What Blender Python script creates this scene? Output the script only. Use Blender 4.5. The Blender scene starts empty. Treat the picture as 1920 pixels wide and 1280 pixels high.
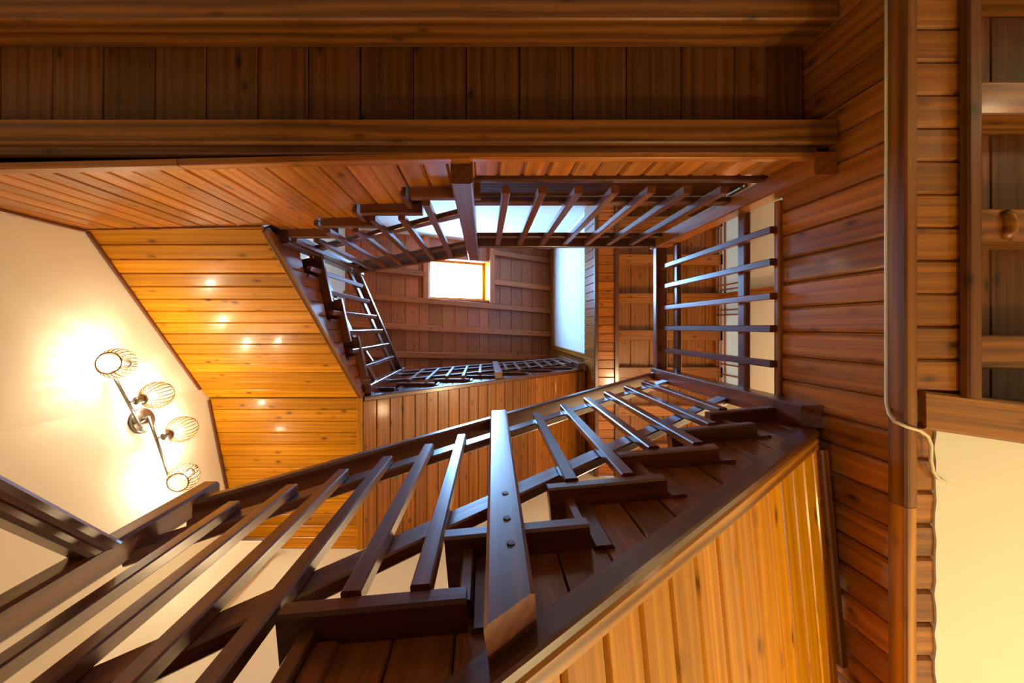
import bpy, math, random
from mathutils import Vector, Matrix
random.seed(7)
V3 = Vector
C = bpy.context.scene.collection
S = 0.85            # layout unit -> metres
HC = 1.22           # camera height above the ground floor (m)
F = 680.0           # focal length in pixels of the 1920-wide frame
U0, V0 = 908.0, 613.0

# ------------------------------------------------------------------ camera, world, exposure
cam = bpy.data.cameras.new('camera')
cam.sensor_width = 36.0
cam.lens = F / 1920 * 36
cam.shift_x = (960 - U0) / 1920
cam.shift_y = -(640 - V0) / 1920
cam.clip_start = 0.02
camo = bpy.data.objects.new('camera', cam)
C.objects.link(camo)
camo.location = (0, 0, HC)
camo.rotation_euler = (math.pi, 0, 0)     # straight up the stairwell
bpy.context.scene.camera = camo
vs = bpy.context.scene.view_settings
vs.view_transform = 'Standard'
vs.look = 'None'
vs.gamma = 1.0
vs.use_curve_mapping = False
vs.exposure = 0.2
w = bpy.data.worlds.new('sky')
bpy.context.scene.world = w
w.use_nodes = True
bg = w.node_tree.nodes['Background']
bg.inputs[0].default_value = (0.28, 0.56, 1.0, 1)
bg.inputs[1].default_value = 95.0
bpy.context.scene.cycles.max_bounces = 10
bpy.context.scene.cycles.diffuse_bounces = 5
bpy.context.scene.cycles.glossy_bounces = 4
bpy.context.scene.cycles.sample_clamp_indirect = 6.0

def W(p):           # layout -> world
    return V3((p[0] * S, p[1] * S, p[2] * S + HC))

def lamp(name, p, power, col, r=0.08):
    l = bpy.data.lights.new(name, 'POINT')
    l.energy = power
    l.color = col
    l.shadow_soft_size = r
    o = bpy.data.objects.new(name, l)
    C.objects.link(o)
    o.location = W(p)
    return o
WARM = (1.0, 0.70, 0.37)
# lamps of the ground floor and of the first floor room, plus an added hall fill, all outside the frame
lamp('ground_floor_lamp', (2.1, 1.6, -0.45), 76, (1.0, 0.80, 0.43), 0.10)
lamp('hall_fill', (-1.2, 1.2, -0.9), 30, (1.0, 0.84, 0.55), 0.12)  # added warm fill for the hall, not a known fitting
lamp('ceiling_lamp_right', (3.1, -1.3, 0.6), 6, WARM, 0.08)
lamp('first_floor_lamp', (2.75, 1.15, 2.9), 85, WARM, 0.10)
lamp('landing_lamp', (0.95, 1.35, 2.6), 16, WARM, 0.08)
# ------------------------------------------------------------------ materials
def nodes(m):
    m.use_nodes = True
    nt = m.node_tree
    return nt, nt.nodes, nt.links, nt.nodes['Principled BSDF']

def wood(name, dark, light, rough=0.3, coat=0.5, contrast=1.6, knots=0.92, vary=0.28, ring=0.18, spec=0.35, crough=0.12):
    m = bpy.data.materials.new(name)
    nt, N, L, b = nodes(m)
    tc = N.new('ShaderNodeTexCoord')
    oi = N.new('ShaderNodeObjectInfo')
    mul = N.new('ShaderNodeVectorMath'); mul.operation = 'SCALE'
    comb = N.new('ShaderNodeCombineXYZ')
    for k in range(3):
        L.new(oi.outputs['Random'], comb.inputs[k])
    L.new(comb.outputs[0], mul.inputs[0]); mul.inputs['Scale'].default_value = 37.0
    add = N.new('ShaderNodeVectorMath'); add.operation = 'ADD'
    L.new(tc.outputs['Object'], add.inputs[0]); L.new(mul.outputs[0], add.inputs[1])
    # fine streaks along the board
    mp = N.new('ShaderNodeMapping'); mp.inputs['Scale'].default_value = (1.3, 95, 95)
    L.new(add.outputs[0], mp.inputs[0])
    n1 = N.new('ShaderNodeTexNoise'); n1.inputs['Scale'].default_value = 1.0; n1.inputs['Detail'].default_value = 5
    n1.inputs['Distortion'].default_value = 0.6
    L.new(mp.outputs[0], n1.inputs['Vector'])
    # broad figure
    mp2 = N.new('ShaderNodeMapping'); mp2.inputs['Scale'].default_value = (0.8, 9, 9)
    L.new(add.outputs[0], mp2.inputs[0])
    wv = N.new('ShaderNodeTexWave'); wv.wave_type = 'RINGS'; wv.rings_direction = 'X'
    wv.inputs['Scale'].default_value = 1.1; wv.inputs['Distortion'].default_value = 4.5
    wv.inputs['Detail'].default_value = 2; wv.inputs['Detail Scale'].default_value = 1.2
    L.new(mp2.outputs[0], wv.inputs['Vector'])
    mx = N.new('ShaderNodeMath'); mx.operation = 'MULTIPLY_ADD'
    L.new(wv.outputs['Fac'], mx.inputs[0]); mx.inputs[1].default_value = ring
    sc = N.new('ShaderNodeMath'); sc.operation = 'MULTIPLY'
    L.new(n1.outputs['Fac'], sc.inputs[0]); sc.inputs[1].default_value = 1.0 - ring
    L.new(sc.outputs[0], mx.inputs[2])
    ramp = N.new('ShaderNodeValToRGB')
    e = ramp.color_ramp.elements
    e[0].position = 0.5 - 0.32 / contrast; e[0].color = (*dark, 1)
    e[1].position = 0.5 + 0.36 / contrast; e[1].color = (*light, 1)
    L.new(mx.outputs[0], ramp.inputs[0])
    # knots
    mp3 = N.new('ShaderNodeMapping'); mp3.inputs['Scale'].default_value = (6.5, 14, 14)
    L.new(add.outputs[0], mp3.inputs[0])
    nd = N.new('ShaderNodeTexNoise'); nd.inputs['Scale'].default_value = 1.7
    L.new(mp3.outputs[0], nd.inputs['Vector'])
    mixv = N.new('ShaderNodeMix'); mixv.data_type = 'VECTOR'; mixv.inputs[0].default_value = 0.12
    L.new(mp3.outputs[0], mixv.inputs[4]); L.new(nd.outputs['Color'], mixv.inputs[5])
    vo = N.new('ShaderNodeTexVoronoi'); vo.inputs['Scale'].default_value = 1.0
    L.new(mixv.outputs[1], vo.inputs['Vector'])
    kr = N.new('ShaderNodeValToRGB')
    k = kr.color_ramp.elements
    k[0].position = 0.05; k[0].color = (1, 1, 1, 1)
    k[1].position = 0.24; k[1].color = (0, 0, 0, 1)
    km_ = kr.color_ramp.elements.new(0.13); km_.color = (0.42, 0.42, 0.42, 1)
    L.new(vo.outputs['Distance'], kr.inputs[0])
    km = N.new('ShaderNodeMath'); km.operation = 'MULTIPLY'; km.inputs[1].default_value = knots
    L.new(kr.outputs[0], km.inputs[0])
    mk = N.new('ShaderNodeMix'); mk.data_type = 'RGBA'
    L.new(km.outputs[0], mk.inputs[0]); L.new(ramp.outputs[0], mk.inputs[6])
    mk.inputs[7].default_value = (dark[0] * 0.22, dark[1] * 0.16, dark[2] * 0.2, 1)
    hs = N.new('ShaderNodeHueSaturation')
    mr = N.new('ShaderNodeMapRange'); mr.inputs[3].default_value = 1 - vary; mr.inputs[4].default_value = 1 + vary
    L.new(oi.outputs['Random'], mr.inputs[0]); L.new(mr.outputs[0], hs.inputs['Value'])
    L.new(mk.outputs[2], hs.inputs['Color'])
    L.new(hs.outputs[0], b.inputs['Base Color'])
    b.inputs['Roughness'].default_value = rough
    b.inputs['Coat Weight'].default_value = coat
    b.inputs['Coat Roughness'].default_value = crough
    b.inputs['Specular IOR Level'].default_value = spec
    bp = N.new('ShaderNodeBump'); bp.inputs['Strength'].default_value = 0.10; bp.inputs['Distance'].default_value = 0.004
    L.new(mx.outputs[0], bp.inputs['Height']); L.new(bp.outputs[0], b.inputs['Normal'])
    return m

def plaster(name, col):
    m = bpy.data.materials.new(name)
    nt, N, L, b = nodes(m)
    tc = N.new('ShaderNodeTexCoord')
    n = N.new('ShaderNodeTexNoise'); n.inputs['Scale'].default_value = 60; n.inputs['Detail'].default_value = 6
    L.new(tc.outputs['Object'], n.inputs['Vector'])
    n2 = N.new('ShaderNodeTexNoise'); n2.inputs['Scale'].default_value = 1.6
    L.new(tc.outputs['Object'], n2.inputs['Vector'])
    r = N.new('ShaderNodeValToRGB')
    r.color_ramp.elements[0].color = (col[0] * .95, col[1] * .94, col[2] * .92, 1)
    r.color_ramp.elements[1].color = (*col, 1)
    L.new(n2.outputs['Fac'], r.inputs[0]); L.new(r.outputs[0], b.inputs['Base Color'])
    bp = N.new('ShaderNodeBump'); bp.inputs['Strength'].default_value = 0.06; bp.inputs['Distance'].default_value = 0.003
    L.new(n.outputs['Fac'], bp.inputs['Height']); L.new(bp.outputs[0], b.inputs['Normal'])
    b.inputs['Roughness'].default_value = 0.75
    return m

def plain(name, col, rough=0.5, metal=0.0, emit=None, strength=0.0):
    m = bpy.data.materials.new(name)
    nt, N, L, b = nodes(m)
    tc = N.new('ShaderNodeTexCoord')
    n = N.new('ShaderNodeTexNoise'); n.inputs['Scale'].default_value = 25
    L.new(tc.outputs['Object'], n.inputs['Vector'])
    r = N.new('ShaderNodeValToRGB')
    r.color_ramp.elements[0].color = (col[0] * .92, col[1] * .92, col[2] * .92, 1)
    r.color_ramp.elements[1].color = (*col, 1)
    L.new(n.outputs['Fac'], r.inputs[0]); L.new(r.outputs[0], b.inputs['Base Color'])
    b.inputs['Roughness'].default_value = rough
    b.inputs['Metallic'].default_value = metal
    if emit:
        b.inputs['Emission Color'].default_value = (*emit, 1)
        b.inputs['Emission Strength'].default_value = strength
    return m

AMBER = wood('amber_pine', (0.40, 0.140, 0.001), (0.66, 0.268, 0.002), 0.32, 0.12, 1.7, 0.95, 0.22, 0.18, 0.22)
BROWN = wood('brown_pine', (0.17, 0.050, 0.005), (0.38, 0.130, 0.012), 0.32, 0.35)
RED = wood('red_brown_pine', (0.23, 0.063, 0.007), (0.46, 0.146, 0.015), 0.28, 0.45)
MID = wood('mid_brown_pine', (0.27, 0.078, 0.008), (0.52, 0.175, 0.016), 0.28, 0.45)
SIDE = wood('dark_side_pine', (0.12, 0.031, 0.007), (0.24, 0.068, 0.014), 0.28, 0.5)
ROOF = wood('roof_pine', (0.30, 0.062, 0.015), (0.52, 0.128, 0.032), 0.45, 0.15)
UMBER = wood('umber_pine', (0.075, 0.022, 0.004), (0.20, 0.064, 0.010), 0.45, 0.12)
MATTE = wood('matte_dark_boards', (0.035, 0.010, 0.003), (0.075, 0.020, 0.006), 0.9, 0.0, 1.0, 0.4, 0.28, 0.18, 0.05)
DARK = wood('dark_stained_pine', (0.080, 0.020, 0.007), (0.16, 0.041, 0.011), 0.34, 0.65, 1.2, 0.4, 0.28, 0.3, 0.45, 0.20)
BEAMW = wood('grained_beam_pine', (0.11, 0.032, 0.004), (0.34, 0.118, 0.016), 0.40, 0.2, 1.1, 0.7, 0.2, 0.42)
EDGEW = wood('grained_edge_pine', (0.22, 0.065, 0.005), (0.62, 0.25, 0.020), 0.34, 0.3, 1.2, 0.4, 0.2, 0.6)
BACK = plain('joint_shadow_wood', (0.020, 0.007, 0.003), 0.9)  # near-black backing added behind planks to block light leaks and darken the joints
CREAM = plaster('cream_plaster', (0.82, 0.75, 0.60))
WHITE = plaster('white_plaster', (0.86, 0.87, 0.86))
FLOORM = wood('floor_boards', (0.060, 0.022, 0.006), (0.11, 0.042, 0.012), 0.6, 0.0)
METAL = plain('brushed_steel', (0.30, 0.28, 0.25), 0.32, 1.0)
WIRE = plain('copper_wire', (0.30, 0.15, 0.06), 0.4, 0.6)
BULB = plain('lit_bulb', (1, 0.9, 0.7), 0.5, 0.0, (1.0, 0.85, 0.59), 560.0)
CABLEM = plain('cream_cable_sheath', (0.80, 0.66, 0.42), 0.5)
PAPER = plain('frosted_transom_glass', (0.62, 0.72, 0.74), 0.5, 0.0, (0.62, 0.80, 0.85), 0.22)  # weak emission stands in for backlight through the pane

def glass_mat():
    m = bpy.data.materials.new('skylight_glass')
    nt, N, L, b = nodes(m)
    out = N['Material Output']
    t = N.new('ShaderNodeBsdfTransparent'); t.inputs[0].default_value = (0.95, 0.98, 1.0, 1)
    g = N.new('ShaderNodeBsdfGlossy'); g.inputs['Roughness'].default_value = 0.02
    mix = N.new('ShaderNodeMixShader'); mix.inputs[0].default_value = 0.06
    L.new(t.outputs[0], mix.inputs[1]); L.new(g.outputs[0], mix.inputs[2]); L.new(mix.outputs[0], out.inputs[0])
    return m
GLASS = glass_mat()

# ------------------------------------------------------------------ builders
WM = {}             # world matrix of every object built

def put(o, M, parent):
    C.objects.link(o)
    WM[o.name] = M
    if parent is not None:
        o.parent = parent
        o.matrix_basis = WM[parent.name].inverted() @ M
    else:
        o.matrix_basis = M
    return o

def info(o, label=None, cat=None, group=None, kind=None):
    if label: o['label'] = label
    if cat: o['category'] = cat
    if group: o['group'] = group
    if kind: o['kind'] = kind
    return o

def empty(name, p, label, cat, group=None, kind=None):
    o = bpy.data.objects.new(name, None)
    o.empty_display_size = 0.1
    put(o, Matrix.Translation(W(p)), None)
    return info(o, label, cat, group, kind)

def frame(origin, x, z):
    x = x.normalized()
    z = (z - x * z.dot(x)).normalized()
    y = z.cross(x)
    M = Matrix((x, y, z)).transposed().to_4x4()
    M.translation = W(origin)
    return M

def mesh(name, verts, faces, mat, M, parent, smooth=False):
    me = bpy.data.meshes.new(name)
    me.from_pydata([tuple(v) for v in verts], [], faces)
    me.materials.append(mat)
    if smooth:
        for p in me.polygons: p.use_smooth = True
    me.update()
    o = bpy.data.objects.new(name, me)
    return put(o, M, parent)

def slab(name, pts, t, mat, parent, ch=0.006, away=None, view=None):
    """board from its visible face pts (first edge = grain), thickness t (layout units) away from the viewer"""
    P = [V3(p) for p in pts]
    n = V3((0, 0, 0))
    for i in range(len(P)):
        n += P[i].cross(P[(i + 1) % len(P)])
    n.normalize()
    c = sum(P, V3((0, 0, 0))) / len(P)
    eye = V3(view) if view else V3((0, 0, 0))
    if n.dot(eye - c) < 0:
        n = -n
    x = P[1] - P[0]
    M = frame(P[0], x, n)
    inv = M.inverted()
    q = [inv @ W(p) for p in P]
    t *= S; ch *= S
    k = len(q)
    area = sum(q[i].x * q[(i + 1) % k].y - q[(i + 1) % k].x * q[i].y for i in range(k))
    if area < 0:
        q = [q[0]] + q[:0:-1]
    if k == 4 and ch > 0:
        cy = sum(v.y for v in q) / 4
        fr = [V3((v.x, v.y + (ch if v.y < cy else -ch), 0)) for v in q]
        vs_ = fr + [V3((v.x, v.y, -ch)) for v in q] + [V3((v.x, v.y, -t)) for v in q]
        fs = [(0, 1, 2, 3), (11, 10, 9, 8)]
        for r in (0, 4):
            for i in range(4):
                j = (i + 1) % 4
                fs.append((r + i, r + 4 + i, r + 4 + j, r + j))
    else:
        vs_ = [V3((v.x, v.y, 0)) for v in q] + [V3((v.x, v.y, -t)) for v in q]
        fs = [tuple(range(k)), tuple(range(2 * k - 1, k - 1, -1))]
        for i in range(k):
            j = (i + 1) % k
            fs.append((i, k + i, k + j, j))
    return mesh(name, vs_, fs, mat, M, parent)

def bar(name, p0, p1, wy, tz, zdir, mat, parent, ch=0.006, cut0=None, cut1=None):
    """chamfered bar p0->p1 (centre line), wy wide across, tz thick along zdir; cut0/cut1 are end-plane normals"""
    p0, p1 = V3(p0), V3(p1)
    M = frame(p0, p1 - p0, V3(zdir))
    Rt = M.to_3x3().transposed()
    Ln = (p1 - p0).length * S
    a, b, c = wy * S / 2, tz * S / 2, min(ch, wy / 3, tz / 3) * S
    prof = [(-a + c, -b), (a - c, -b), (a, -b + c), (a, b - c), (a - c, b), (-a + c, b), (-a, b - c), (-a, -b + c)]
    def off(cut, y, z):
        if cut is None: return 0.0
        n = Rt @ V3(cut)
        return -(n.y * y + n.z * z) / n.x
    vs_ = [(off(cut0, y, z), y, z) for y, z in prof] + [(Ln + off(cut1, y, z), y, z) for y, z in prof]
    fs = [tuple(range(7, -1, -1)), tuple(range(8, 16))]
    for i in range(8):
        j = (i + 1) % 8
        fs.append((i, j, 8 + j, 8 + i))
    return mesh(name, vs_, fs, mat, M, parent)

def box(name, lo, hi, mat, parent, grain='x', ch=0.006):
    lo, hi = V3(lo), V3(hi)
    c = (lo + hi) / 2
    d = hi - lo
    if grain == 'x':
        return bar(name, (lo.x, c.y, c.z), (hi.x, c.y, c.z), d.y, d.z, (0, 0, 1), mat, parent, ch)
    if grain == 'y':
        return bar(name, (c.x, lo.y, c.z), (c.x, hi.y, c.z), d.x, d.z, (0, 0, 1), mat, parent, ch)
    return bar(name, (c.x, c.y, lo.z), (c.x, c.y, hi.z), d.x, d.y, (0, 1, 0), mat, parent, ch)

def ground(o, p):
    pass

def lerp(a, b, t):
    return V3(a) * (1 - t) + V3(b) * t

# ================================================================== THE SETTING
FL = -HC / S                                   # ground floor level in layout units
f = empty('floor', (0, 0, FL), 'ground floor of brown boards below the stairwell', 'floor', kind='structure')
for i in range(12):
    x0 = -3.0 + i * 0.62
    slab('board', [(x0, -3.4, FL), (x0, 3.4, FL), (x0 + 0.61, 3.4, FL), (x0 + 0.61, -3.4, FL)], 0.05, FLOORM, f, view=(0, 0, 5))

slab('floor_leak_block', [(-3.2, -3.8, FL - .05), (-3.2, 3.8, FL - .05), (4.6, 3.8, FL - .05), (4.6, -3.8, FL - .05)], 0.1, BACK, f, 0, view=(0, 0, 5))  # unseen slab added to block sky light leaking up through the board gaps
XL, YB, YT, XR = -2.76, 2.2, -1.95, 3.58
KY = 0.60
def roofz(x): return 9.2 - 0.45 * (1.72 - x)
# left wall, bent past the foot of the landing
wl = slab('wall_left', [(XL, YT - 1.6, FL), (XL, KY, FL), (XL, KY, roofz(XL) + .3), (XL, YT - 1.6, roofz(XL) + .3)], 0.12, CREAM, None, 0)
info(wl, 'cream plastered wall behind the four-armed lamp, rising the full height of the stairwell', 'wall', kind='structure')
XB2 = XL + 0.205 * (YB - KY)
wl2 = slab('wall_rear_left', [(XL, KY, FL), (XB2, YB, FL), (XB2, YB, roofz(XL) + .3), (XL, KY, roofz(XL) + .3)], 0.12, CREAM, None, 0)
info(wl2, 'angled cream wall strip beside the amber landing soffit', 'wall', kind='structure')
wb = slab('wall_back', [(-3.0, YB, FL), (XR + .1, YB, FL), (XR + .1, YB, roofz(XR)), (-3.0, YB, roofz(-3.0))], 0.12, CREAM, None, 0)
info(wb, 'cream plastered wall seen through the near railing', 'wall', kind='structure')
# pier in the rear left corner
pr = empty('wall_pier', (-2.25, 2.08, FL), 'narrow cream corner pier with a brown cap under the landing', 'wall', kind='structure')
box('shaft', (-2.46, 2.0, FL), (-2.08, YB, 3.40), CREAM, pr, 'z', 0.004)
box('cap', (-2.46, 1.985, 3.40), (-2.062, YB, 3.425), DARK, pr, 'x', 0.004)
# outer shell of the lower floors (out of the picture, closes the building)
ws = slab('wall_front', [(-3.0, -3.5, FL), (XR + .2, -3.5, FL), (XR + .2, -3.5, 10.6), (-3.0, -3.5, 10.6)], 0.12, CREAM, None, 0)
info(ws, 'cream ground floor wall out of view in front', 'wall', kind='structure')
wr = slab('wall_right', [(XR, -3.5, FL), (XR, YB + .1, FL), (XR, YB + .1, 10.3), (XR, -3.5, 10.3)], 0.12, CREAM, None, 0)
info(wr, 'cream wall behind the right gallery railing, under the lattice transom', 'wall', kind='structure')

# ---- ground floor ceiling: gallery side (along the top of the picture)
ZC = 1.66
cg = empty('ceiling_gallery', (0, -1.3, ZC), 'dark boarded gallery ceiling between two long brown beams', 'ceiling', kind='structure')
jx = [-2.70, -2.46, -2.215, -1.98, -1.745, -1.51, -1.275, -1.038, -0.805, -0.568, -0.327, -0.083, 0.161, 0.405, 0.651, 0.904, 1.148, 1.46]
for a, b in zip(jx, jx[1:]):
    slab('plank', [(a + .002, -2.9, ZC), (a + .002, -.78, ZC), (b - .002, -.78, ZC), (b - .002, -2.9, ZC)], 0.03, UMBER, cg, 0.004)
box('backing_board', (-2.76, -3.4, ZC + .03), (1.48, -.76, ZC + .07), BACK, cg)
box('beam', (-2.74, -.865, 1.505), (1.468, -.765, ZC), BEAMW, cg)
box('beam', (-2.74, -1.43, 1.505), (1.468, -1.278, ZC), BEAMW, cg)
box('beam', (-2.74, -2.05, 1.505), (1.468, -1.9, ZC), BEAMW, cg)
box('gallery_edge_board', (-2.74, -.765, 1.525), (1.40, -.728, 1.565), UMBER, cg)

# gallery fascia (well face of the gallery floor + panelled side of the rising flight share a plane)
def yB(x): return -0.737 if x > -0.1 else -0.737 + 0.024 * (-0.1 - x)

# ---- right fascia: vertical planks along the first floor edge
ZF = 1.80
fr = empty('wall_stairwell_right', (1.48, 0, 1.33), 'reddish vertical plank fascia along the right edge of the well', 'wall', kind='structure')
y = -2.0
k = 0
while y < 2.15:
    y1 = min(y + 0.119, 2.19)
    slab('plank', [(1.48, y + .0015, 1.30), (1.48, y + .0015, ZF), (1.48, y1 - .0015, ZF), (1.48, y1 - .0015, 1.30)], 0.02, RED, fr, 0.012)
    y = y1
box('backing_board', (1.50, -2.1, 1.28), (1.53, 2.19, ZF), BACK, fr, 'y')
box('floor_edge_trim', (1.462, -.63, ZF), (1.53, 2.19, ZF + .035), RED, fr, 'y')
tr = empty('trim_1', (1.47, 0, 1.25), 'long brown trim board along the lower edge of the right fascia', 'trim', kind='structure')
box('board', (1.448, -2.4, 1.245), (1.492, .62, 1.305), BEAMW, tr, 'y')
box('board', (1.448, .622, 1.245), (1.490, 2.19, 1.305), EDGEW, tr, 'y')
# plank soffit band beside it
bd = empty('ceiling_soffit_band', (1.59, 0, 1.27), 'narrow soffit of short crosswise planks right of the long trim', 'ceiling', kind='structure')
y = -2.1
while y < 2.15:
    y1 = min(y + 0.1165, 2.19)
    slab('plank', [(1.49, y + .001, 1.275), (1.70, y + .001, 1.275), (1.70, y1 - .001, 1.275), (1.49, y1 - .001, 1.275)], 0.02, BROWN, bd, 0.009)
    y = y1
box('backing_board', (1.49, -2.1, 1.295), (1.71, 2.19, 1.32), BACK, bd, 'y')
t2 = empty('trim_2', (1.72, 0, 1.25), 'dark trim strip between plank soffit and beamed ceiling', 'trim', kind='structure')
box('board', (1.665, -2.1, 1.245), (1.71, .245, 1.275), UMBER, t2, 'y')
box('upright_board', (1.71, -2.1, 1.26), (1.735, .3, 1.62), UMBER, t2, 'y')
# beamed ceiling at the right edge of the picture
cr = empty('ceiling_right', (2.5, 0, 1.6), 'beamed dark plank ceiling at the right edge of the picture', 'ceiling', kind='structure')
x = 1.735
while x < XR:
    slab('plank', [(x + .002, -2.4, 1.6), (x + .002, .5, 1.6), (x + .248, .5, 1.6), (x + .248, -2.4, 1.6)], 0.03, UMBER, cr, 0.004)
    x += 0.25
for yc in (-1.43, -.91, -.405, .10):
    box('beam', (1.735, yc - .066, 1.44), (XR, yc + .066, 1.6), BEAMW, cr)
box('backing_board', (1.73, -3.4, 1.63), (XR, 2.19, 1.70), BACK, cr)
# dropped beam and cream ceiling, bottom right
lb = slab('trim_3', [(1.53, .222, 1.255), (3.4, .45, 1.255), (3.4, .63, 1.255), (1.53, .355, 1.255)], 0.34, BROWN, None, 0.008)
info(lb, 'warm brown beam above the cream ceiling at the right edge', 'trim', kind='structure')
# ragged sealed edge of the cream ceiling
edge = [(1.578 + 0.004 * math.sin(i * 2.3) + (0.004 if i % 5 == 0 else 0), .33 + i * (1.86 / 40), 1.268) for i in range(41)]
cc = slab('ceiling_cream', [(3.5, .60, 1.268), (3.5, 2.19, 1.268)] + edge[::-1], 0.06, CREAM, None, 0)
info(cc, 'plain cream ceiling with a ragged edge in the lower right corner', 'ceiling', kind='structure')

# ---- first floor, right side: floor slab, ceiling, transom
sl = slab('floor_upper', [(1.53, -3.4, ZF - .06), (XR, -3.4, ZF - .06), (XR, 2.19, ZF - .06), (1.53, 2.19, ZF - .06)], 0.06, FLOORM, None, 0)
info(sl, 'first floor boards behind the right gallery railing', 'floor', kind='structure')
sg = slab('floor_gallery', [(-2.74, -3.4, ZC + .07), (1.53, -3.4, ZC + .07), (1.53, -.75, ZC + .07), (-2.74, -.75, ZC + .07)], 0.06, FLOORM, None, 0)
info(sg, 'gallery floor boards above the long beams', 'floor', kind='structure')
wf = slab('wall_gallery', [(-2.74, YT, ZF), (XR, YT, ZF), (XR, YT, 4.85), (-2.74, YT, 4.85)], 0.08, CREAM, None, 0)
info(wf, 'cream gallery wall behind the upper railing', 'wall', kind='structure')
# dark boarded band and pale plaster above it
wd = empty('wall_upper_front', (0, YT, 4.9), 'pale plaster wall over a dark board band, seen through the gallery railing', 'wall', kind='structure')
for i in range(5):
    z0 = 4.85 + i * 0.105
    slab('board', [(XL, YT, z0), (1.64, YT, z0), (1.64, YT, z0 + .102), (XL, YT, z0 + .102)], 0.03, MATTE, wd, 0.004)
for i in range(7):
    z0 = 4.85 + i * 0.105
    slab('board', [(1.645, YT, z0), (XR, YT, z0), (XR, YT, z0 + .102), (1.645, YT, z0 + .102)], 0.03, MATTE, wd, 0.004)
slab('plaster', [(XL, YT - .01, 5.375), (1.75, YT - .01, 5.375), (1.75, YT - .01, 9.4), (XL, YT - .01, 7.3)], 0.08, WHITE, wd, 0)
box('picture_rail', (XL, YT - .02, 5.36), (1.64, YT + .03, 5.39), UMBER, wd)

XF2, ZF2B, ZF2 = 1.65, 5.36, 5.97
f2 = empty('wall_stairwell_upper', (XF2, 0, ZF2B), 'narrow plank fascia of the second floor edge beside the pale panel', 'wall', kind='structure')
y = YT
while y < 2.18:
    y1 = min(y + 0.128, 2.19)
    slab('plank', [(XF2, y + .002, ZF2B), (XF2, y + .002, ZF2), (XF2, y1 - .002, ZF2), (XF2, y1 - .002, ZF2B)], 0.02, RED, f2, 0.006)
    y = y1
box('backing_board', (XF2 + .02, YT, ZF2B), (XF2 + .05, 2.19, ZF2), BACK, f2, 'y')
box('trim_board', (XF2 - .03, YT, ZF2B - .05), (XF2 + .025, 2.19, ZF2B), DARK, f2, 'y')
b2 = empty('ceiling_band_upper', (1.8, 0, 5.33), 'distant band of short crosswise planks with bright joints', 'ceiling', kind='structure')
y = YT
while y < 2.18:
    y1 = min(y + 0.128, 2.19)
    slab('plank', [(XF2 + .03, y + .002, 5.33), (1.915, y + .002, 5.33), (1.915, y1 - .002, 5.33), (XF2 + .03, y1 - .002, 5.33)], 0.02, RED, b2, 0.008)
    y = y1
box('backing_board', (XF2 + .02, YT, 5.35), (1.95, 2.19, 5.38), BACK, b2, 'y')
box('trim_board', (1.91, YT, 5.30), (1.97, 2.19, 5.36), DARK, b2, 'y')
c2 = empty('ceiling_first_floor', (2.8, 0, 5.6), 'beamed brown ceiling seen between column band and right railing', 'ceiling', kind='structure')
x = 1.97
while x < XR - .05:
    x1 = min(x + .29, XR)
    slab('plank', [(x + .002, YT, 5.6), (x + .002, 2.19, 5.6), (x1 - .002, 2.19, 5.6), (x1 - .002, YT, 5.6)], 0.03, BROWN, c2, 0.006)
    x = x1
for yc in (-1.58, -1.01, -.43, .125, .68, 1.25, 1.82):
    box('beam', (1.97, yc - .078, 5.42), (XR, yc + .078, 5.6), BROWN, c2)
box('upright_board', (1.955, YT, 5.36), (1.975, 2.19, 5.62), DARK, c2, 'y')
box('backing_board', (1.95, YT - .1, 5.63), (XR + .05, 2.25, 5.72), BACK, c2)
# lattice transom on the far right wall
wn = empty('window_2', (XR, -.2, 4.7), 'pale frosted lattice transom under the ceiling behind the right railing', 'window', kind='structure')
XT = XR - .03
slab('pane', [(XR - .015, -2.0, 4.92), (XR - .015, .92, 4.92), (XR - .015, .92, 5.5), (XR - .015, -2.0, 5.5)], 0.02, PAPER, wn, 0)
for z0, z1 in ((4.86, 4.92), (4.99, 5.01), (5.33, 5.35), (5.42, 5.44), (5.52, 5.6)):
    box('lattice_bar', (XT - .02, -2.0, z0), (XT + .01, .95, z1), RED, wn, 'y', 0.003)
for y0, y1 in ((-.50, -.36), (-1.9, -1.8), (.88, .97)):
    box('lattice_post', (XT - .04, y0, 4.3 if y0 > -1 and y0 < 0 else 4.9), (XT + .012, y1, 5.6), BROWN, wn, 'z', 0.003)
for yy in (-.62, -.55, -.25, -.18, .55, .7):
    box('lattice_bar', (XT - .018, yy - .01, 4.9), (XT + .008, yy + .01, 5.55), RED, wn, 'z', 0.003)

# ---- second floor pale panel on the right and the roof
wp = empty('wall_upper_right', (1.70, -.7, ZF2), 'tall pale blue-lit plaster panel framed in wood, right of the skylight', 'wall', kind='structure')
slab('plaster', [(1.69, YT, ZF2 - .05), (1.69, .44, ZF2 - .05), (1.69, .44, 8.75), (1.69, YT, 8.75)], 0.08, WHITE, wp, 0)
box('end_post', (1.655, .44, ZF2), (1.74, .53, 8.75), RED, wp, 'z')
box('head_beam', (1.655, YT, 8.72), (1.78, 2.19, 9.12), RED, wp, 'y')
for i in range(7):
    y0 = .53 + i * .238
    slab('plank', [(1.70, y0, ZF2 - .1), (1.70, y0, 8.75), (1.70, y0 + .234, 8.75), (1.70, y0 + .234, ZF2 - .1)], 0.04, RED, wp, 0.005)
box('backing_board', (1.78, YT - .1, 5.7), (1.86, 2.25, 9.4), BACK, wp, 'y')

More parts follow.
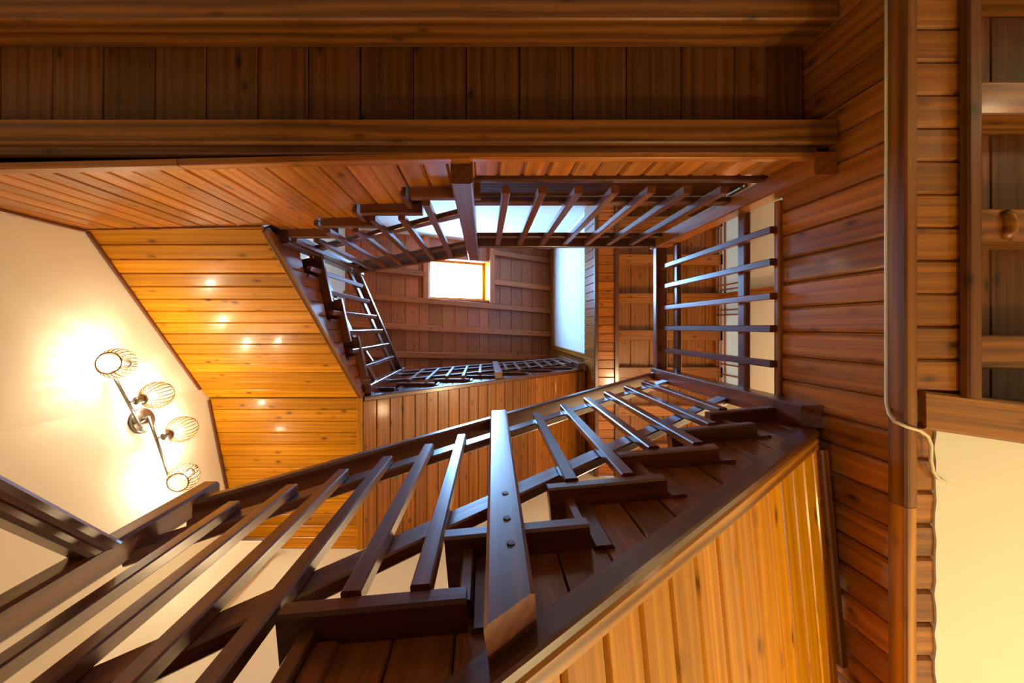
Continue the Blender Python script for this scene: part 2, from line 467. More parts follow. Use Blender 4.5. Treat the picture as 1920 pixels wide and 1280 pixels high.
rf = empty('ceiling_roof', (0, 0, 8.4), 'sloping boarded roof with long beams around the skylight', 'ceiling', kind='structure')
SX0, SX1, SY0, SY1 = -1.20, .10, -1.53, -.60
def R(x, yy, d=0.0): return (x, yy, roofz(x) - d)
edges = [XL]
while edges[-1] < 1.9:
    nx = edges[-1] + .272
    for e in (SX0, SX1):
        if edges[-1] < e - .02 and nx > e - .06: nx = e
    edges.append(nx)
for a, b in zip(edges, edges[1:]):
    segs = [(YT - .05, SY0), (SY1, YB)] if a >= SX0 - .01 and b <= SX1 + .01 else [(YT - .05, YB)]
    for y0, y1 in segs:
        slab('plank', [R(a + .002, y0), R(a + .002, y1), R(b - .002, y1), R(b - .002, y0)], 0.04, ROOF, rf, 0.006)
for y0, y1, x0, x1 in ((YT - .1, SY0, XL - .1, 1.95), (SY1, YB + .1, XL - .1, 1.95), (SY0, SY1, XL - .1, SX0), (SY0, SY1, SX1, 1.95)):
    slab('backing_board', [(x0, y0, roofz(x0) + .05), (x1, y0, roofz(x1) + .05), (x1, y1, roofz(x1) + .05), (x0, y1, roofz(x0) + .05)], 0.06, BACK, rf, 0)
def roof_beam(yc, x0, x1):
    a, b = V3((x0, yc + .055 * x0, roofz(x0) - .06)), V3((x1, yc + .055 * x1, roofz(x1) - .06))
    bar('beam', a, b, .125, .125, (-.41, 0, .91), ROOF, rf, 0.01)
for yc in (-1.74, -.49, .09, .67, 1.25, 1.83):
    if yc == -1.74: roof_beam(yc, SX1 + .1, 1.66)
    else: roof_beam(yc, XL, 1.66)
roof_beam(-1.06, XL, SX0 - .1); roof_beam(-1.06, SX1 + .1, 1.66)
for xa in (SX0 - .06, SX1 + .07):
    bar('trimmer', (xa, YT, roofz(xa) - .055), (xa, SY1 + .05, roofz(xa) - .055), .13, .115, (-.41, 0, .91), ROOF, rf, 0.01)

sk = empty('window_1', (-.55, -1.06, 8.3), 'bright skylight with wooden frame in the sloping boarded roof', 'window', kind='structure')
nrm = V3((-.41, 0, .912)).normalized()
def RR(x, yy, h): return V3((x, yy, roofz(x))) + nrm * h
for (xa, ya, xb, yb) in ((SX0, SY0, SX1, SY0), (SX0, SY1, SX1, SY1), (SX0, SY0, SX0, SY1), (SX1, SY0, SX1, SY1)):
    bar('frame_lining', RR(xa, ya, .10), RR(xb, yb, .10), .04, .30, nrm, AMBER if xa == SX1 else ROOF, sk, 0.004)  # right lining amber, its lit orange look put into the colour
for (xa, ya, xb, yb) in ((SX0, SY0 + .04, SX1, SY0 + .04), (SX0, SY1 - .04, SX1, SY1 - .04), (SX0 + .04, SY0, SX0 + .04, SY1), (SX1 - .05, SY0, SX1 - .05, SY1)):
    bar('sash', RR(xa, ya, .2), RR(xb, yb, .2), .07, .06, nrm, AMBER, sk, 0.004)
pane = slab('pane', [RR(SX0 + .04, SY0 + .04, .21), RR(SX1 - .05, SY0 + .04, .21), RR(SX1 - .05, SY1 - .04, .21), RR(SX0 + .04, SY1 - .04, .21)], 0.008, GLASS, sk, 0)
bar('handle', RR(SX0 + .10, SY0 + .30, .15), RR(SX0 + .10, SY0 + .42, .15), .012, .012, nrm, METAL, sk, 0.003)
pl = bpy.data.lights.new('skylight_portal', 'AREA')
pl.shape = 'RECTANGLE'; pl.size = (SX1 - SX0) * S; pl.size_y = (SY1 - SY0) * S
pl.cycles.is_portal = True
po = bpy.data.objects.new('skylight_portal', pl)
Mp = Matrix((V3((.912, 0, .41)).normalized(), V3((0, 1, 0)), nrm)).transposed().to_4x4()
Mp.translation = W(RR((SX0 + SX1) / 2, (SY0 + SY1) / 2, .26))
C.objects.link(po); po.matrix_basis = Mp

# ================================================================== FLIGHT A (nearest, climbs to the right)
dA, mA = -0.0908, 0.686
def EA(x, dy=0.0, dz=0.0):                     # soffit edge on the well side
    return V3((x, 0.566 + dA * x + dy, 1.497 + mA * (x - 1.369) + dz))
XA0, XA1 = -0.75, 1.375
hA = V3((1, dA, mA)).normalized()
latA = V3((-dA, 1, 0)).normalized()
fa = empty('staircase', (0.3, 1.2, 0.6), 'nearest flight, glowing amber soffit and stepped dark side climbing to the right', 'staircase')
WA = 1.56
# amber soffit planks running across the flight
jA = []
x = XA0
while x < XA1 - .01:
    x1 = min(x + 0.0985, XA1)
    a, b = EA(x + .0012), EA(x1 - .0012)
    a2 = a + latA * .055; b2 = b + latA * .055
    wa = min(WA, (1.472 - b.x) / latA.x)
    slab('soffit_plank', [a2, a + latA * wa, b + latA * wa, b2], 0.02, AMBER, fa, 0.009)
    x = x1
slab('soffit_backing', [EA(XA0, .03, .028), EA(XA1, .03, .028), EA(XA1, .03, .028) + latA * .9, EA(XA1 - .05, .03, .0) + latA * 1.5, EA(XA0, .03, .028) + latA * 1.5], 0.02, BACK, fa, 0)
# moulding on the edge between side and soffit
e0, e1 = EA(XA0, .028, .016), EA(XA1 - .01, .028, .016)
bar('string_trim', EA(XA0, .0, .028), EA(XA1 - .01, .0, .028), .026, .062, (0, 0, 1), DARK, fa, 0.005)
bar('edge_moulding', EA(XA0, .036, .008), EA(XA1 - .01, .036, .008), .046, .036, (0, 0, 1), EDGEW, fa, 0.006)
# trim at the wall end of the soffit
ew = EA(XA1 + .008, .0, -.012)
bar('end_trim', ew + latA * .06, ew + latA * .95, .03, .04, (0, 0, 1), BEAMW, fa, 0.006)
RUN, RISE = 0.2917, 0.2083
NK = [(-0.39 + RUN * k, 0.676 + RISE * k) for k in range(-1, 6)]
def yoA(x): return 0.505 + dA * x
def stepz(x, steps, run):
    z = steps[0][1]
    for (sx, sz) in steps:
        if x >= sx + .045: z = sz
    return z
for i, (sx, sz) in enumerate(NK):
    p0 = V3((sx, 0, sz + .02)); p1 = V3((sx + .355, 0, sz + .02))
    p0.y, p1.y = yoA(sx), yoA(sx + .355)
    xe_ = min(sx + .355, 1.40)
    p1 = V3((xe_, yoA(xe_), sz + .02))
    wdt = 1.5 if sx < .9 else .8
    c0 = p0 + latA * wdt / 2; c1 = p1 + latA * wdt / 2
    bar('tread', c0, c1, wdt, .042, (0, 0, 1), DARK, fa, 0.006)
    # riser under the nosing
    if i > 0:
        rz = NK[i - 1][1] + .04
        q = V3((sx + .06, yoA(sx + .06) + .03, 0))
        cx = q + latA * .75
        bar('riser', (cx.x, cx.y, rz), (cx.x, cx.y, sz), 1.5, .028, hA * V3((1, 1, 0)), DARK, fa, 0.004)
        q2 = V3((sx + .10, yoA(sx + .10) + .075, 0))
        bar('riser_cleat', (q2.x, q2.y, rz - .045), (q2.x, q2.y, sz - .005), .05, .05, (1, dA, 0), DARK, fa, 0.006)
# panelled side
def side_planks(parent, steps, x0, x1, wdt, pt, run, mat, zlow, name='side_plank', rise_off=.07):
    x = x0
    while x < x1 - .01:
        xe = min(x + wdt, x1)
        a, b = x + .0015, xe - .0015
        za, zb = stepz(a, steps, run), stepz(b, steps, run)
        if abs(za - zb) < 1e-6:
            pts = [pt(a, zlow(a)), pt(a, za), pt(b, zb), pt(b, zlow(b))]
            slab(name, pts, .02, mat, parent, 0.004)
        else:
            sx = [s[0] + rise_off for s in steps if a <= s[0] + rise_off <= b + .03]
            xm = min(max(sx[0], a + .002), b - .002) if sx else (a + b) / 2
            pts = [pt(a, zlow(a)), pt(a, za), pt(xm, za), pt(xm, zb), pt(b, zb), pt(b, zlow(b))]
            slab(name, pts, .02, mat, parent, 0)
        x = xe
def ptA(x, z): return V3((x, 0.566 + dA * x, z))
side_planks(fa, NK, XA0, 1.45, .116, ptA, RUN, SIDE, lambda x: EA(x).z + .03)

# ---- railing of flight A
ra = empty('stair_railing', (0.07, 0.5, 0.56), 'near dark railing with slim balusters and a sky-lit blue newel post', 'railing')
def zh(x): return 1.951 + .733 * (x - .037)
def yr(x): return .497 + dA * x
hx0, hx1 = -.985, 1.40
def along(x, dy, z): return V3((x, yr(x) + dy, z))
latZ = V3((0, 0, 1))
bar('handrail', along(hx0, .043, zh(hx0) + .03), along(hx1, .043, zh(hx1) + .03), .088, .05, latZ, DARK, ra, 0.010, cut0=(1, 0, 0), cut1=(1, 0, 0))
for dz in (-.215, -.875):
    bar('rail', along(hx0, .052, zh(hx0) + dz + .045), along(hx1 - .02, .052, zh(hx1 - .02) + dz + .045), .036, .072, latZ, DARK, ra, 0.005, cut0=(1, 0, 0), cut1=(1, 0, 0))
for x in (-.826, -.688, -.544, -.402, -.247, -.107, .29, .47, .646, .813, .996, 1.175):
    zb = stepz(x + .0, NK, RUN) + .042
    zt = zh(x) - .12
    xb = x - .018 * (zt - zb)
    bar('baluster', V3((xb, yr(x) + .018, zb)), V3((x, yr(x) + .018, zt)), .042, .032, (-dA, 1, 0), DARK, ra, 0.004)
# middle newel, hung on the outside of the flight, foot cut on the slope
np_ = bar('newel_post', V3((.048, .512, .615)), V3((.082, .507, 1.99)), .088, .105, (-dA, 1, 0), DARK, ra, 0.008, cut0=(-.60, -.25, .76))
for (zz, xx) in ((.77, .056), (.87, .054), (1.0, .058)):
    bar('screw_plug', V3((xx, .4590, zz)), V3((xx, .4560, zz)), .018, .018, (0, 0, 1), UMBER, np_, 0.006)
# foot newel at the lower left
nb = bar('newel_post', V3((-1.005, .605, FL)), V3((-1.005, .605, 1.335)), .062, .075, (0, 1, 0), DARK, ra, 0.008)
# head newel in the lower right corner of the well
bar('newel_post', V3((1.43, .39, 1.58)), V3((1.43, .385, 3.00)), .10, .098, (0, 1, 0), DARK, ra, 0.006)

# lower flight hand rail, descending out of the left edge
lh = empty('lower_handrail', (-1.07, .3, .7), 'moulded dark handrail sloping down from the foot newel to the left edge', 'handrail')
def LHp(yv, x, dz): return V3((x, yv, .711 + .878 * (yv - .293) + dz))
bar('rail_cap', LHp(.568, -.993, -.012), LHp(-.6, -.993, -.012), .084, .030, latZ, DARK, lh, 0.008, cut0=(0, 1, 0))
bar('rail_body', LHp(.568, -.998, -.038), LHp(-.6, -.998, -.038), .064, .034, latZ, DARK, lh, 0.008, cut0=(0, 1, 0))

# ================================================================== GALLERY side fascia + FLIGHT B (top, climbs to the left)
fb = empty('staircase', (-.9, -.75, 1.6), 'flight with brown panelled side rising left along the top of the well', 'staircase')
mB = .70
NB = [(-.02 - .345 * k, 1.89 + .245 * k) for k in range(5)]          # right (nosing) end, underside height
def stepzB(x):
    z = 1.80
    for (sx, sz) in NB:
        if x <= sx - .045: z = sz
    return z
ZB0 = 1.564
jb = []
x = -.155
def ptB(x, z): return V3((x, yB(x), z))
def topB(x): return stepzB(x)
x = -.045
while x > XL + .01:
    xe = max(x - .118, XL + .005)
    a, b = xe + .0015, x - .0015
    za, zb = topB(a), topB(b)
    ca = 2.51 + .0
    # behind the corner the side stops under the next flight
    lim = lambda xx: 2.62 if xx > -1.50 else 2.50
    za, zb = min(za, lim(a)), min(zb, lim(b))
    if abs(za - zb) < 1e-6:
        slab('side_plank', [ptB(a, ZB0), ptB(a, za), ptB(b, zb), ptB(b, ZB0)], .02, MID, fb, 0.011)
    else:
        xm = [s[0] - .07 for s in NB if a - .03 <= s[0] - .07 <= b + .03]
        xm = min(max(xm[0], a + .002), b - .002) if xm else (a + b) / 2
        slab('side_plank', [ptB(b, ZB0), ptB(b, zb), ptB(xm, zb), ptB(xm, za), ptB(a, za), ptB(a, ZB0)], .02, MID, fb, 0)
    x = xe
slab('backing_board', [(-.06, -.76, 1.62), (XL + .3, -.71, 1.62), (XL + .3, -.71, 2.45), (-1.5, -.735, 2.5), (-.06, -.76, 1.78)], .02, BACK, fb, 0)
# bottom trim in two lengths
bar('base_trim', (XL, yB(XL) + .012, ZB0 - .012), (-1.295, yB(-1.295) + .012, ZB0 - .012), .03, .05, latZ, RED, fb, 0.004)
bar('base_trim', (-1.29, yB(-1.29) + .012, ZB0 - .012), (-.06, -.725, ZB0 - .012), .03, .05, latZ, RED, fb, 0.004)
for i, (sx, sz) in enumerate(NB):
    if i == 4: continue
    y0, y1 = yB(sx) + .065, yB(sx) - 1.05
    box('tread', (sx - .365, y1, sz), (sx, y0, sz + .042), DARK, fb, 'x', 0.006)
    zl = (NB[i - 1][1] + .04) if i else 1.80
    box('riser', (sx - .085, y1, zl), (sx - .055, y0 - .03, sz), DARK, fb, 'y', 0.004)

# gallery fascia right of the newel
gf = empty('wall_gallery_fascia', (.7, -.737, 1.56), 'short brown planks on the gallery edge under the upper railing', 'wall', kind='structure')
x = -.05
while x < 1.46:
    xe = min(x + .117, 1.46)
    slab('plank', [(x + .0015, -.737, ZB0), (x + .0015, -.737, 1.765), (xe - .0015, -.737, 1.765), (xe - .0015, -.737, ZB0)], .02, MID, gf, 0.011)
    x = xe
box('backing_board', (-.06, -.80, 1.56), (1.48, -.757, 1.80), BACK, gf)
box('base_trim', (-.06, -.737, ZB0 - .037), (1.40, -.71, ZB0 + .003), RED, gf)
box('floor_edge_trim', (-.05, -.80, 1.785), (1.40, -.722, 1.825), DARK, gf)

# ---- railings on the first floor
def level_rail(name, label, p0, p1, out, top, zs, newels, balusters):
    r = empty(name, ((p0[0] + p1[0]) / 2, (p0[1] + p1[1]) / 2, 1.8), label, 'railing')
    return r
rt = empty('gallery_railing', (.65, -.69, 1.79), 'level dark railing of slim balusters along the gallery at the top', 'railing')
for z0, z1, ya, yb in ((2.03, 2.09, -.735, -.697), (2.81, 2.86, -.735, -.697), (2.93, 2.985, -.735, -.648)):
    box('handrail' if z1 > 2.9 else 'rail', (-.06, ya, z0), (1.41, yb, z1), DARK, rt, 'x', 0.006)
for x in (.108, .287, .466, .647, .826, 1.005, 1.187):
    box('baluster', (x - .021, -.697, 1.79), (x + .021, -.660, 2.93), DARK, rt, 'z', 0.004)
box('newel_post', (-.148, -.745, 1.60), (-.052, -.632, 3.42), DARK, rt, 'z', 0.008)
box('newel_post', (1.382, -.735, 1.52), (1.478, -.64, 3.02), RED, rt, 'z', 0.006)

rr = empty('gallery_railing', (1.45, -.14, 1.8), 'level dark railing along the right side, its balusters catching blue skylight', 'railing')
for z0, z1, xa, xb in ((2.038, 2.095, 1.462, 1.50), (2.75, 2.81, 1.462, 1.50), (2.93, 2.985, 1.39, 1.482)):
    box('handrail' if z1 > 2.9 else 'rail', (xa, -.645, z0), (xb, .345, z1), DARK, rr, 'y', 0.006)
for y in (-.485, -.325, -.155, .008, .184):
    bar('baluster', (1.443, y, 1.81), (1.443, y, 2.93), .036, .036, (1, 0, 0), DARK, rr, 0.004)

# ---- railing of flight B
rb = empty('stair_railing', (-.8, -.68, 2.0), 'dark railing climbing left from the upper newel post below the skylight', 'railing')
def zhB(x): return 3.28 + .675 * (-.18 - x)
def yrB(x): return yB(x) + .045
bar('handrail', V3((-.14, yrB(-.14) - .0, zhB(-.14) + .03)), V3((-1.47, yrB(-1.47), zhB(-1.47) + .03)), .088, .055, latZ, DARK, rb, 0.01, cut0=(1, 0, 0), cut1=(1, 0, 0))
for dz, in ((-.20,), (-1.02,)):
    bar('rail', V3((-.14, yrB(-.14) - .012, zhB(-.14) + dz)), V3((-1.47, yrB(-1.47) - .012, zhB(-1.47) + dz)), .036, .075, latZ, DARK, rb, 0.005, cut0=(1, 0, 0), cut1=(1, 0, 0))
for x in (-.31, -.496, -.675, -.86, -1.05, -1.235, -1.40):
    zb = stepzB(x) + .042
    bar('baluster', V3((x, yrB(x) + .024, zb)), V3((x, yrB(x) + .024, zhB(x))), .042, .034, (0, 1, 0), DARK, rb, 0.004)
box('newel_post', (-1.535, -.715, 2.66), (-1.435, -.615, 4.32), DARK, rb, 'z', 0.008)

# ================================================================== FLIGHT C (left, climbs towards the bottom of the picture)
fc = empty('staircase', (-2.1, 0, 2.5), 'left flight with a broad amber soffit of level planks, mirroring the lamp', 'staircase')
S0, S1 = V3((-1.506, -.68, 2.51)), V3((-1.207, .702, 3.60))
def EC(yv):
    t = (yv + .68) / 1.382
    return lerp(S0, S1, t)
def xwall(yv): return XL if yv < KY else XL + .205 * (yv - KY)
n = 15
for i in range(n):
    y0, y1 = -.68 + 1.382 * i / n + .0012, -.68 + 1.382 * (i + 1) / n - .0012
    a, b = EC(y0), EC(y1)
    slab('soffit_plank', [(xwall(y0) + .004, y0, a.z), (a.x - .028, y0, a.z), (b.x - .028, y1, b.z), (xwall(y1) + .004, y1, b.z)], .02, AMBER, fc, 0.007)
slab('soffit_backing', [S0 + V3((-1.24, 0, .03)), S0 + V3((-.03, 0, .03)), S1 + V3((-.03, 0, .03)), S1 + V3((-1.54, 0, .03))], .02, BACK, fc, 0)
hC = (S1 - S0).normalized()
bar('edge_moulding', S0 + V3((-.018, 0, .02)), S1 + V3((-.018, 0, .02)), .045, .06, latZ, BEAMW, fc, 0.008)
# thin trim where soffit meets the wall
bar('wall_trim', (XL + .012, -.66, 2.515), (XL + .012, KY, EC(KY).z - .012), .02, .03, latZ, DARK, fc, 0.004)
bar('wall_trim', (XL + .012, yB(XL) + .012, FL + 1.5), (XL + .012, yB(XL) + .012, 2.5), .02, .02, (0, 1, 0), DARK, fc, 0.004)
bar('top_trim', (XL + .01, -.672, 2.508), (-1.53, -.692, 2.508), .02, .03, latZ, BROWN, fc, 0.004)
NC = [(-.85 + .36 * k, 2.93 + .235 * k) for k in range(5)]
def sideC(yv): return EC(yv).x
def stepzC(yv):
    z = 2.70
    for (sy, sz) in NC:
        if yv >= sy + .045: z = sz
    return z
yv = -.68
while yv < .70:
    ye = min(yv + .117, .702)
    a, b = yv + .0015, ye - .0015
    za, zb = stepzC(a), stepzC(b)
    if abs(za - zb) < 1e-6:
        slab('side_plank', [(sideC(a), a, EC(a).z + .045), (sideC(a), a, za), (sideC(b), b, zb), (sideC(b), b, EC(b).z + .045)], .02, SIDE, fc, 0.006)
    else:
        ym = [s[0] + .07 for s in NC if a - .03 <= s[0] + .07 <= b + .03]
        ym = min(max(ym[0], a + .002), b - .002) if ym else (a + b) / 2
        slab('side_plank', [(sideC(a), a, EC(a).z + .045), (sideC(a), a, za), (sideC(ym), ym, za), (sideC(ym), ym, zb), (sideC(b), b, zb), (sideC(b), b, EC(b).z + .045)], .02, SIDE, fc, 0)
    yv = ye
slab('backing_board', [S0 + V3((-.04, .0, .05)), S1 + V3((-.04, 0, .05)), S1 + V3((-.04, 0, .2)), S0 + V3((-.04, 0, .2))], .02, BACK, fc, 0)
for i, (sy, sz) in enumerate(NC):
    y0 = max(sy, -.66)
    xo = sideC(sy) + .062
    bar('tread', (xo - .65, y0, sz + .02), (xo - .65 + .216 * .4, min(sy + .40, .72), sz + .02), 1.3, .042, latZ, DARK, fc, 0.006)
    zl = NC[i - 1][1] + .04 if i else 2.72
    if sy + .07 < .66 and sy > -.8:
        bar('riser', (xo - .66, sy + .07, zl), (xo - .66, sy + .07, sz), 1.25, .03, (0, 1, 0), DARK, fc, 0.004)

# landing between flights C and D
ld = empty('stair_landing', (-1.9, 1.4, 3.6), 'level amber plank landing soffit in front of the cream back wall', 'landing')
n = 13
for i in range(n):
    y0 = .704 + (YB - .704) * i / n; y1 = .704 + (YB - .704) * (i + 1) / n
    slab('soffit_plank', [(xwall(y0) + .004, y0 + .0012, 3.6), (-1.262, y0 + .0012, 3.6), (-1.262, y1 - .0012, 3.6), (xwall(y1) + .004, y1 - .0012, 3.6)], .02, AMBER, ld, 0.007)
box('edge_trim', (-1.26, .70, 3.585), (-1.207, YB, 3.63), AMBER, ld, 'y', 0.006)
slab('backing_board', [(-2.72, .70, 3.622), (-1.21, .70, 3.622), (-1.21, YB, 3.622), (-2.42, YB, 3.622)], .04, BACK, ld, 0)
slab('landing_floor', [(-2.72, .70, 3.90), (-1.2, .70, 3.90), (-1.2, YB, 3.90), (-2.42, YB, 3.90)], .05, DARK, ld, 0)
bar('wall_trim', (xwall(.72) + .012, .72, 3.588), (xwall(YB) + .012, YB, 3.588), .02, .03, latZ, DARK, ld, 0.004)

# railing of flight C
rc = empty('stair_railing', (-1.3, 0, 3.2), 'left dark railing whose balusters lie level in view beside the amber soffit', 'railing')
def xr(yv): return -1.309 + .243 * yv - .035
def zhC(yv): return 4.22 + .68 * (yv + .65)
lean = V3((1, -.243, 0))
bar('handrail', V3((xr(-.66), -.66, zhC(-.66) + .03)), V3((xr(.60), .60, zhC(.60) + .03)), .088, .055, latZ, DARK, rc, 0.01, cut0=(0, 1, 0), cut1=(0, 1, 0))
for dz in (-.20, -1.05):
    bar('rail', V3((xr(-.66) - .012, -.66, zhC(-.66) + dz)), V3((xr(.60) - .012, .60, zhC(.60) + dz)), .036, .075, latZ, DARK, rc, 0.005, cut0=(0, 1, 0), cut1=(0, 1, 0))
for yv in (-.4836, -.311, -.129, .0467, .227, .4035):
    bar('baluster', V3((xr(yv) + .024, yv, stepzC(yv) + .042)), V3((xr(yv) + .024, yv, zhC(yv) - .08)), .034, .042, (-.243, 1, 0), DARK, rc, 0.004)
box('newel_post', (-1.25, .585, 3.70), (-1.155, .70, 5.28), DARK, rc, 'z', 0.006)

# ================================================================== FLIGHT D (upper, climbs to the right under the roof)
fd = empty('staircase', (.2, 1.4, 4.5), 'upper flight whose brown soffit of narrow planks spans behind the near railing', 'staircase')
D0, D1 = V3((-1.207, .702, 3.60)), V3((1.65, .671, 5.85))
def ED(x): return lerp(D0, D1, (x - D0.x) / (D1.x - D0.x))
n = 25
for i in range(n):
    x0 = D0.x + (D1.x - D0.x - .02) * i / n + .0015; x1 = D0.x + (D1.x - D0.x - .02) * (i + 1) / n - .0015
    a, b = ED(x0), ED(x1)
    slab('soffit_plank', [(x0, a.y + .03, a.z), (x0, YB, a.z), (x1, YB, b.z), (x1, b.y + .03, b.z)], .02, BROWN, fd, 0.007)
slab('soffit_backing', [D0 + V3((0, .04, .035)), D1 + V3((-.02, .04, .035)), (D1.x - .02, YB, D1.z + .035), (D0.x, YB, D0.z + .035)], .02, BACK, fd, 0)
bar('edge_moulding', D0 + V3((0, .015, .02)), D1 + V3((0, .015, .02)), .05, .06, latZ, DARK, fd, 0.008)
ND = [(-1.03 + .396 * k, 4.27 + .298 * k) for k in range(-1, 7)]
def stepzD(x):
    z = 3.95
    for (sx, sz) in ND:
        if x >= sx + .045: z = sz
    return z
x = D0.x
while x < D1.x - .05:
    xe = min(x + .117, D1.x)
    a, b = x + .0015, xe - .0015
    za, zb = stepzD(a), stepzD(b)
    A_, B_ = ED(a), ED(b)
    if abs(za - zb) < 1e-6:
        slab('side_plank', [(a, A_.y, A_.z + .045), (a, A_.y, za), (b, B_.y, zb), (b, B_.y, B_.z + .045)], .02, DARK, fd, 0.006)
    else:
        xm = [s[0] + .07 for s in ND if a - .03 <= s[0] + .07 <= b + .03]
        xm = min(max(xm[0], a + .002), b - .002) if xm else (a + b) / 2
        slab('side_plank', [(a, A_.y, A_.z + .045), (a, A_.y, za), (xm, A_.y, za), (xm, A_.y, zb), (b, B_.y, zb), (b, B_.y, B_.z + .045)], .02, DARK, fd, 0)
    x = xe
for i, (sx, sz) in enumerate(ND):
    if sx + .05 > 1.6: continue
    y0 = ED(sx).y - .042
    box('tread', (max(sx, -1.15), y0, sz), (min(sx + .44, 1.64), YB - .02, sz + .045), DARK, fd, 'x', 0.006)
    zl = ND[i - 1][1] + .045 if i else 3.9
    if sx + .05 > -1.15:
        box('riser', (sx + .055, y0 + .03, zl), (sx + .085, YB - .02, sz), DARK, fd, 'y', 0.004)
rd = empty('stair_railing', (.2, .64, 4.8), 'far dark railing seen edge-on below the roof boards', 'railing')
def zhD(x): return 5.28 + .70 * (x + 1.15)
def yrD(x): return ED(x).y - .03
bar('handrail', V3((-1.16, yrD(-1.16), zhD(-1.16) + .03)), V3((1.60, yrD(1.6), zhD(1.60) + .03)), .075, .055, latZ, DARK, rd, 0.01, cut0=(1, 0, 0), cut1=(1, 0, 0))
for dz in (-.20, -.78):
    bar('rail', V3((-1.16, yrD(-1.16) + .0, zhD(-1.16) + dz)), V3((1.60, yrD(1.6), zhD(1.60) + dz)), .036, .07, latZ, DARK, rd, 0.005, cut0=(1, 0, 0), cut1=(1, 0, 0))
for x in (-.90, -.69, -.48, -.27, -.06, .33, .52, .71, .90, 1.09, 1.28, 1.47):
    bar('baluster', V3((x, yrD(x) - .03, stepzD(x) + .05)), V3((x, yrD(x) - .03, zhD(x) - .05)), .04, .034, (0, 1, 0), DARK, rd, 0.004)
bar('newel_post', V3((.19, .635, ED(.19).z + .05)), V3((.19, .635, zhD(.19) + .08)), .10, .09, (0, 1, 0), DARK, rd, 0.008, cut0=(-.6, 0, .8))
box('newel_post', (1.50, .58, 5.78), (1.62, .70, 7.3), DARK, rd, 'z', 0.008)

# ================================================================== LAMP on the left wall
def wallpt(yv, z, off=0.0):                        # point off the angled wall strip
    if yv < KY:
        return V3((XL + off, yv, z))
    return V3((xwall(yv), yv, z)) + V3((1, -.205, 0)).normalized() * off
def tube(name, pts, r, mat, parent, segs=10, caps=True, closed=False):
    """tube of radius r (layout units) along pts"""
    P = [W(p) for p in pts]
    o0 = P[0].copy()
    P = [p - o0 for p in P]
    vs_, fs = [], []
    k = len(P)
    for i, p in enumerate(P):
        if closed: t = (P[(i + 1) % k] - P[i - 1]).normalized()
        else: t = (P[min(i + 1, k - 1)] - P[max(i - 1, 0)]).normalized()
        u_ = t.orthogonal().normalized() if i == 0 else (u_ - t * u_.dot(t)).normalized()
        v_ = t.cross(u_)
        for s in range(segs):
            a = 2 * math.pi * s / segs
            vs_.append(p + (u_ * math.cos(a) + v_ * math.sin(a)) * r * S)
    for i in range(k if closed else k - 1):
        for s in range(segs):
            j = (i + 1) % k; s2 = (s + 1) % segs
            fs.append((i * segs + s, i * segs + s2, j * segs + s2, j * segs + s))
    if caps and not closed:
        fs.append(tuple(range(segs - 1, -1, -1))); fs.append(tuple((k - 1) * segs + s for s in range(segs)))
    return mesh(name, vs_, fs, mat, Matrix.Translation(o0), parent, True)
def lathe(name, c, axis, prof, mat, parent, segs=20, smooth=True):
    """profile [(r, h)] turned about axis from c, layout units"""
    z = V3(axis).normalized(); x = z.orthogonal().normalized()
    M = frame(c, x, z)
    vs_, fs = [], []
    for r, h in prof:
        for s in range(segs):
            a = 2 * math.pi * s / segs
            vs_.append((r * S * math.cos(a), r * S * math.sin(a), h * S))
    for i in range(len(prof) - 1):
        for s in range(segs):
            s2 = (s + 1) % segs
            fs.append((i * segs + s, i * segs + s2, (i + 1) * segs + s2, (i + 1) * segs + s))
    fs.append(tuple(range(segs - 1, -1, -1))); fs.append(tuple((len(prof) - 1) * segs + s for s in range(segs)))
    return mesh(name, vs_, fs, mat, M, parent, smooth)

def unproj_wall(u, v, off):
    """point seen at pixel (u, v) standing off the left wall by off"""
    d = V3(((u - U0) / F, (v - V0) / F, 1))
    nn = V3((1, -.205, 0)).normalized()
    base = V3((XL, KY, 0)) + nn * off
    t = nn.dot(base) / nn.dot(d)
    p = d * t
    if p.y < KY:
        t = (XL + off) / d.x
        p = d * t
    return p
wn_ = V3((1, -.205, 0)).normalized()
pb = unproj_wall(263, 789, 0.0)
lm = empty('wall_lamp', pb, 'four-armed wall lamp with round steel plate and glowing wire cage shades', 'lamp')
lathe('wall_plate', pb, wn_, [(.10, .0), (.10, .028), (.092, .036)], METAL, lm, 28)
lathe('hub', pb + wn_ * .036, wn_, [(.03, 0), (.03, .03), (.022, .05)], METAL, lm, 16)
pA1, pA2 = unproj_wall(210, 698, .10), unproj_wall(262, 795, .09)
pB1, pB2 = unproj_wall(279, 781, .09), unproj_wall(318, 896, .10)
tube('arm', [pA1, pA2], .011, METAL, lm, 8)
tube('arm', [pB1, pB2], .011, METAL, lm, 8)
tube('arm_link', [pb + wn_ * .06, pA2], .012, METAL, lm, 8)
tube('arm_link', [pb + wn_ * .06, pB1], .012, METAL, lm, 8)
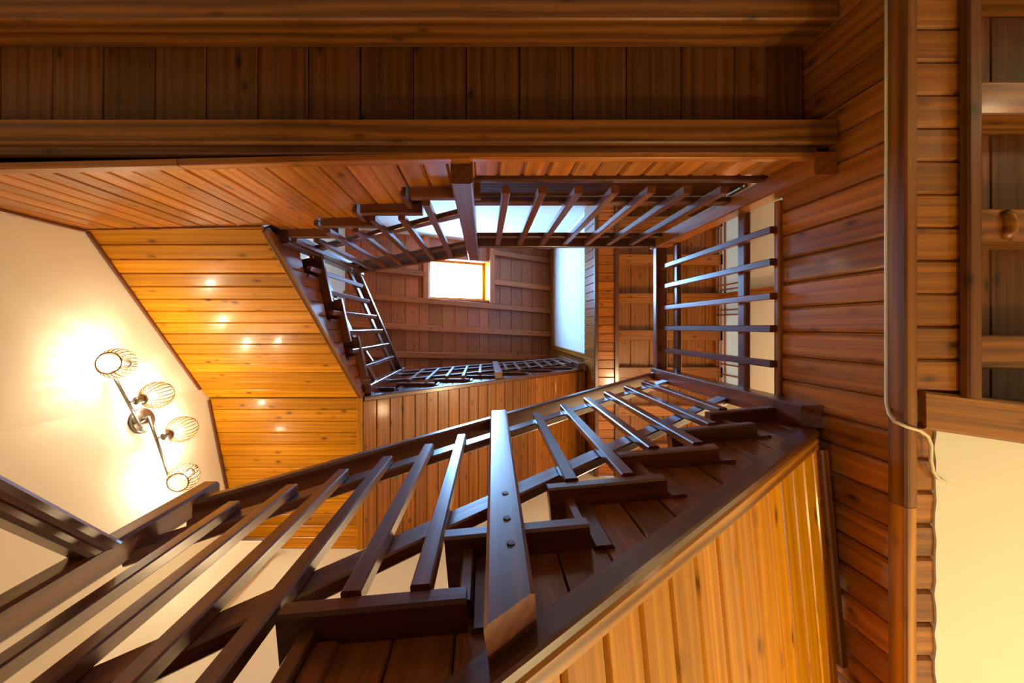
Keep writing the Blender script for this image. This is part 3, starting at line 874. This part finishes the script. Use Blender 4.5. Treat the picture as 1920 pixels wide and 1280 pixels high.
def cage(c, axis, parent):
    """wire cage shade: two rings, ribs, holder and a lit bulb; c = holder end, axis = opening direction"""
    z = V3(axis).normalized(); x = z.orthogonal().normalized(); y = z.cross(x)
    sh = lathe('bulb_holder', c, z, [(.026, 0), (.030, .004), (.030, .075), (.024, .082)], METAL, parent, 16)
    prof = [(.036, .06), (.075, .085), (.098, .125), (.104, .165), (.095, .205), (.072, .24)]
    for r, h in (prof[0], prof[-1]):
        tube('shade_ring', [c + z * h + (x * math.cos(a) + y * math.sin(a)) * r for a in [2 * math.pi * i / 24 for i in range(24)]], (.0055), WIRE, sh, 6, closed=True)
    for i in range(22):
        a = 2 * math.pi * i / 22
        d = x * math.cos(a) + y * math.sin(a)
        tube('shade_wire', [c + z * h + d * r for r, h in prof], (.0042), WIRE, sh, 4, caps=False)
    b = lathe('bulb', c + z * .08, z, [(.010, 0), (.014, .02), (.019, .045), (.019, .065), (.012, .082), (.004, .088)], BULB, sh, 16)
    return sh
dn = V3((.15, -.25, -1))
c1 = pA1 + V3((.03, 0, .06))
cage(pA1 + V3((.05, -.05, .10)), (0.25, -.12, -.95), lm)
cage(unproj_wall(253, 752, .13), (.12, -.1, .9), lm)
cage(unproj_wall(305, 819, .13), (.12, -.1, .9), lm)
cage(pB2 + V3((.09, -.03, .14)), (0.22, .10, -.95), lm)
for (pp, qq) in ((unproj_wall(241, 753, .10), unproj_wall(253, 752, .13)), (unproj_wall(292, 821, .10), unproj_wall(305, 819, .13)), (pA1, pA1 + V3((.05, -.05, .10))), (pB2, pB2 + V3((.09, -.03, .14)))):
    tube('lamp_stem', [pp, qq], .008, METAL, lm, 8)

tube('resin_knot', [(2.066, -.455, 1.449), (2.074, -.435, 1.437), (2.080, -.405, 1.434), (2.078, -.375, 1.437), (2.070, -.352, 1.449)], .022, BROWN, cr, 10)

# small lit sconce upstairs, glimpsed beside the left railing
sp = V3((XL + .09, -1.03, 5.75))
sc = empty('wall_sconce', sp, 'tiny lit candle sconce glimpsed on the upper left wall', 'lamp')
lathe('sconce_cup', sp, (0, 0, 1), [(.02, -.06), (.035, -.03), (.035, 0)], METAL, sc, 12)
lathe('sconce_bulb', sp + V3((0, 0, 0)), (0, 0, 1), [(.012, 0), (.028, .04), (.02, .08), (.004, .10)], plain('sconce_flame', (1, .9, .7), .5, 0, (1, .72, .38), 60), sc, 12)
bar('sconce_arm', sp + V3((-.09, 0, -.05)), sp + V3((0, 0, -.05)), .015, .015, latZ, METAL, sc, 0.003)

# ---- cable along the long trim
def pz(u, v, z): return V3(((u - U0) / F * z, (v - V0) / F * z, z))
cab = [V3((1.455, yy, 1.312)) for yy in (-1.3, -.9, -.5, -.1, .15, .27)]
cab += [pz(1667, 775, 1.285), pz(1678, 790, 1.25), pz(1700, 800, 1.235), pz(1725, 807, 1.235), pz(1740, 818, 1.245), pz(1746, 835, 1.252), pz(1745, 862, 1.255), pz(1750, 885, 1.258), pz(1760, 897, 1.258), pz(1773, 904, 1.260)]
cb = tube('cable', cab, .0055, CABLEM, None, 8)
info(cb, 'thin cream cable running along the long trim and bending over onto the cream ceiling', 'cable')
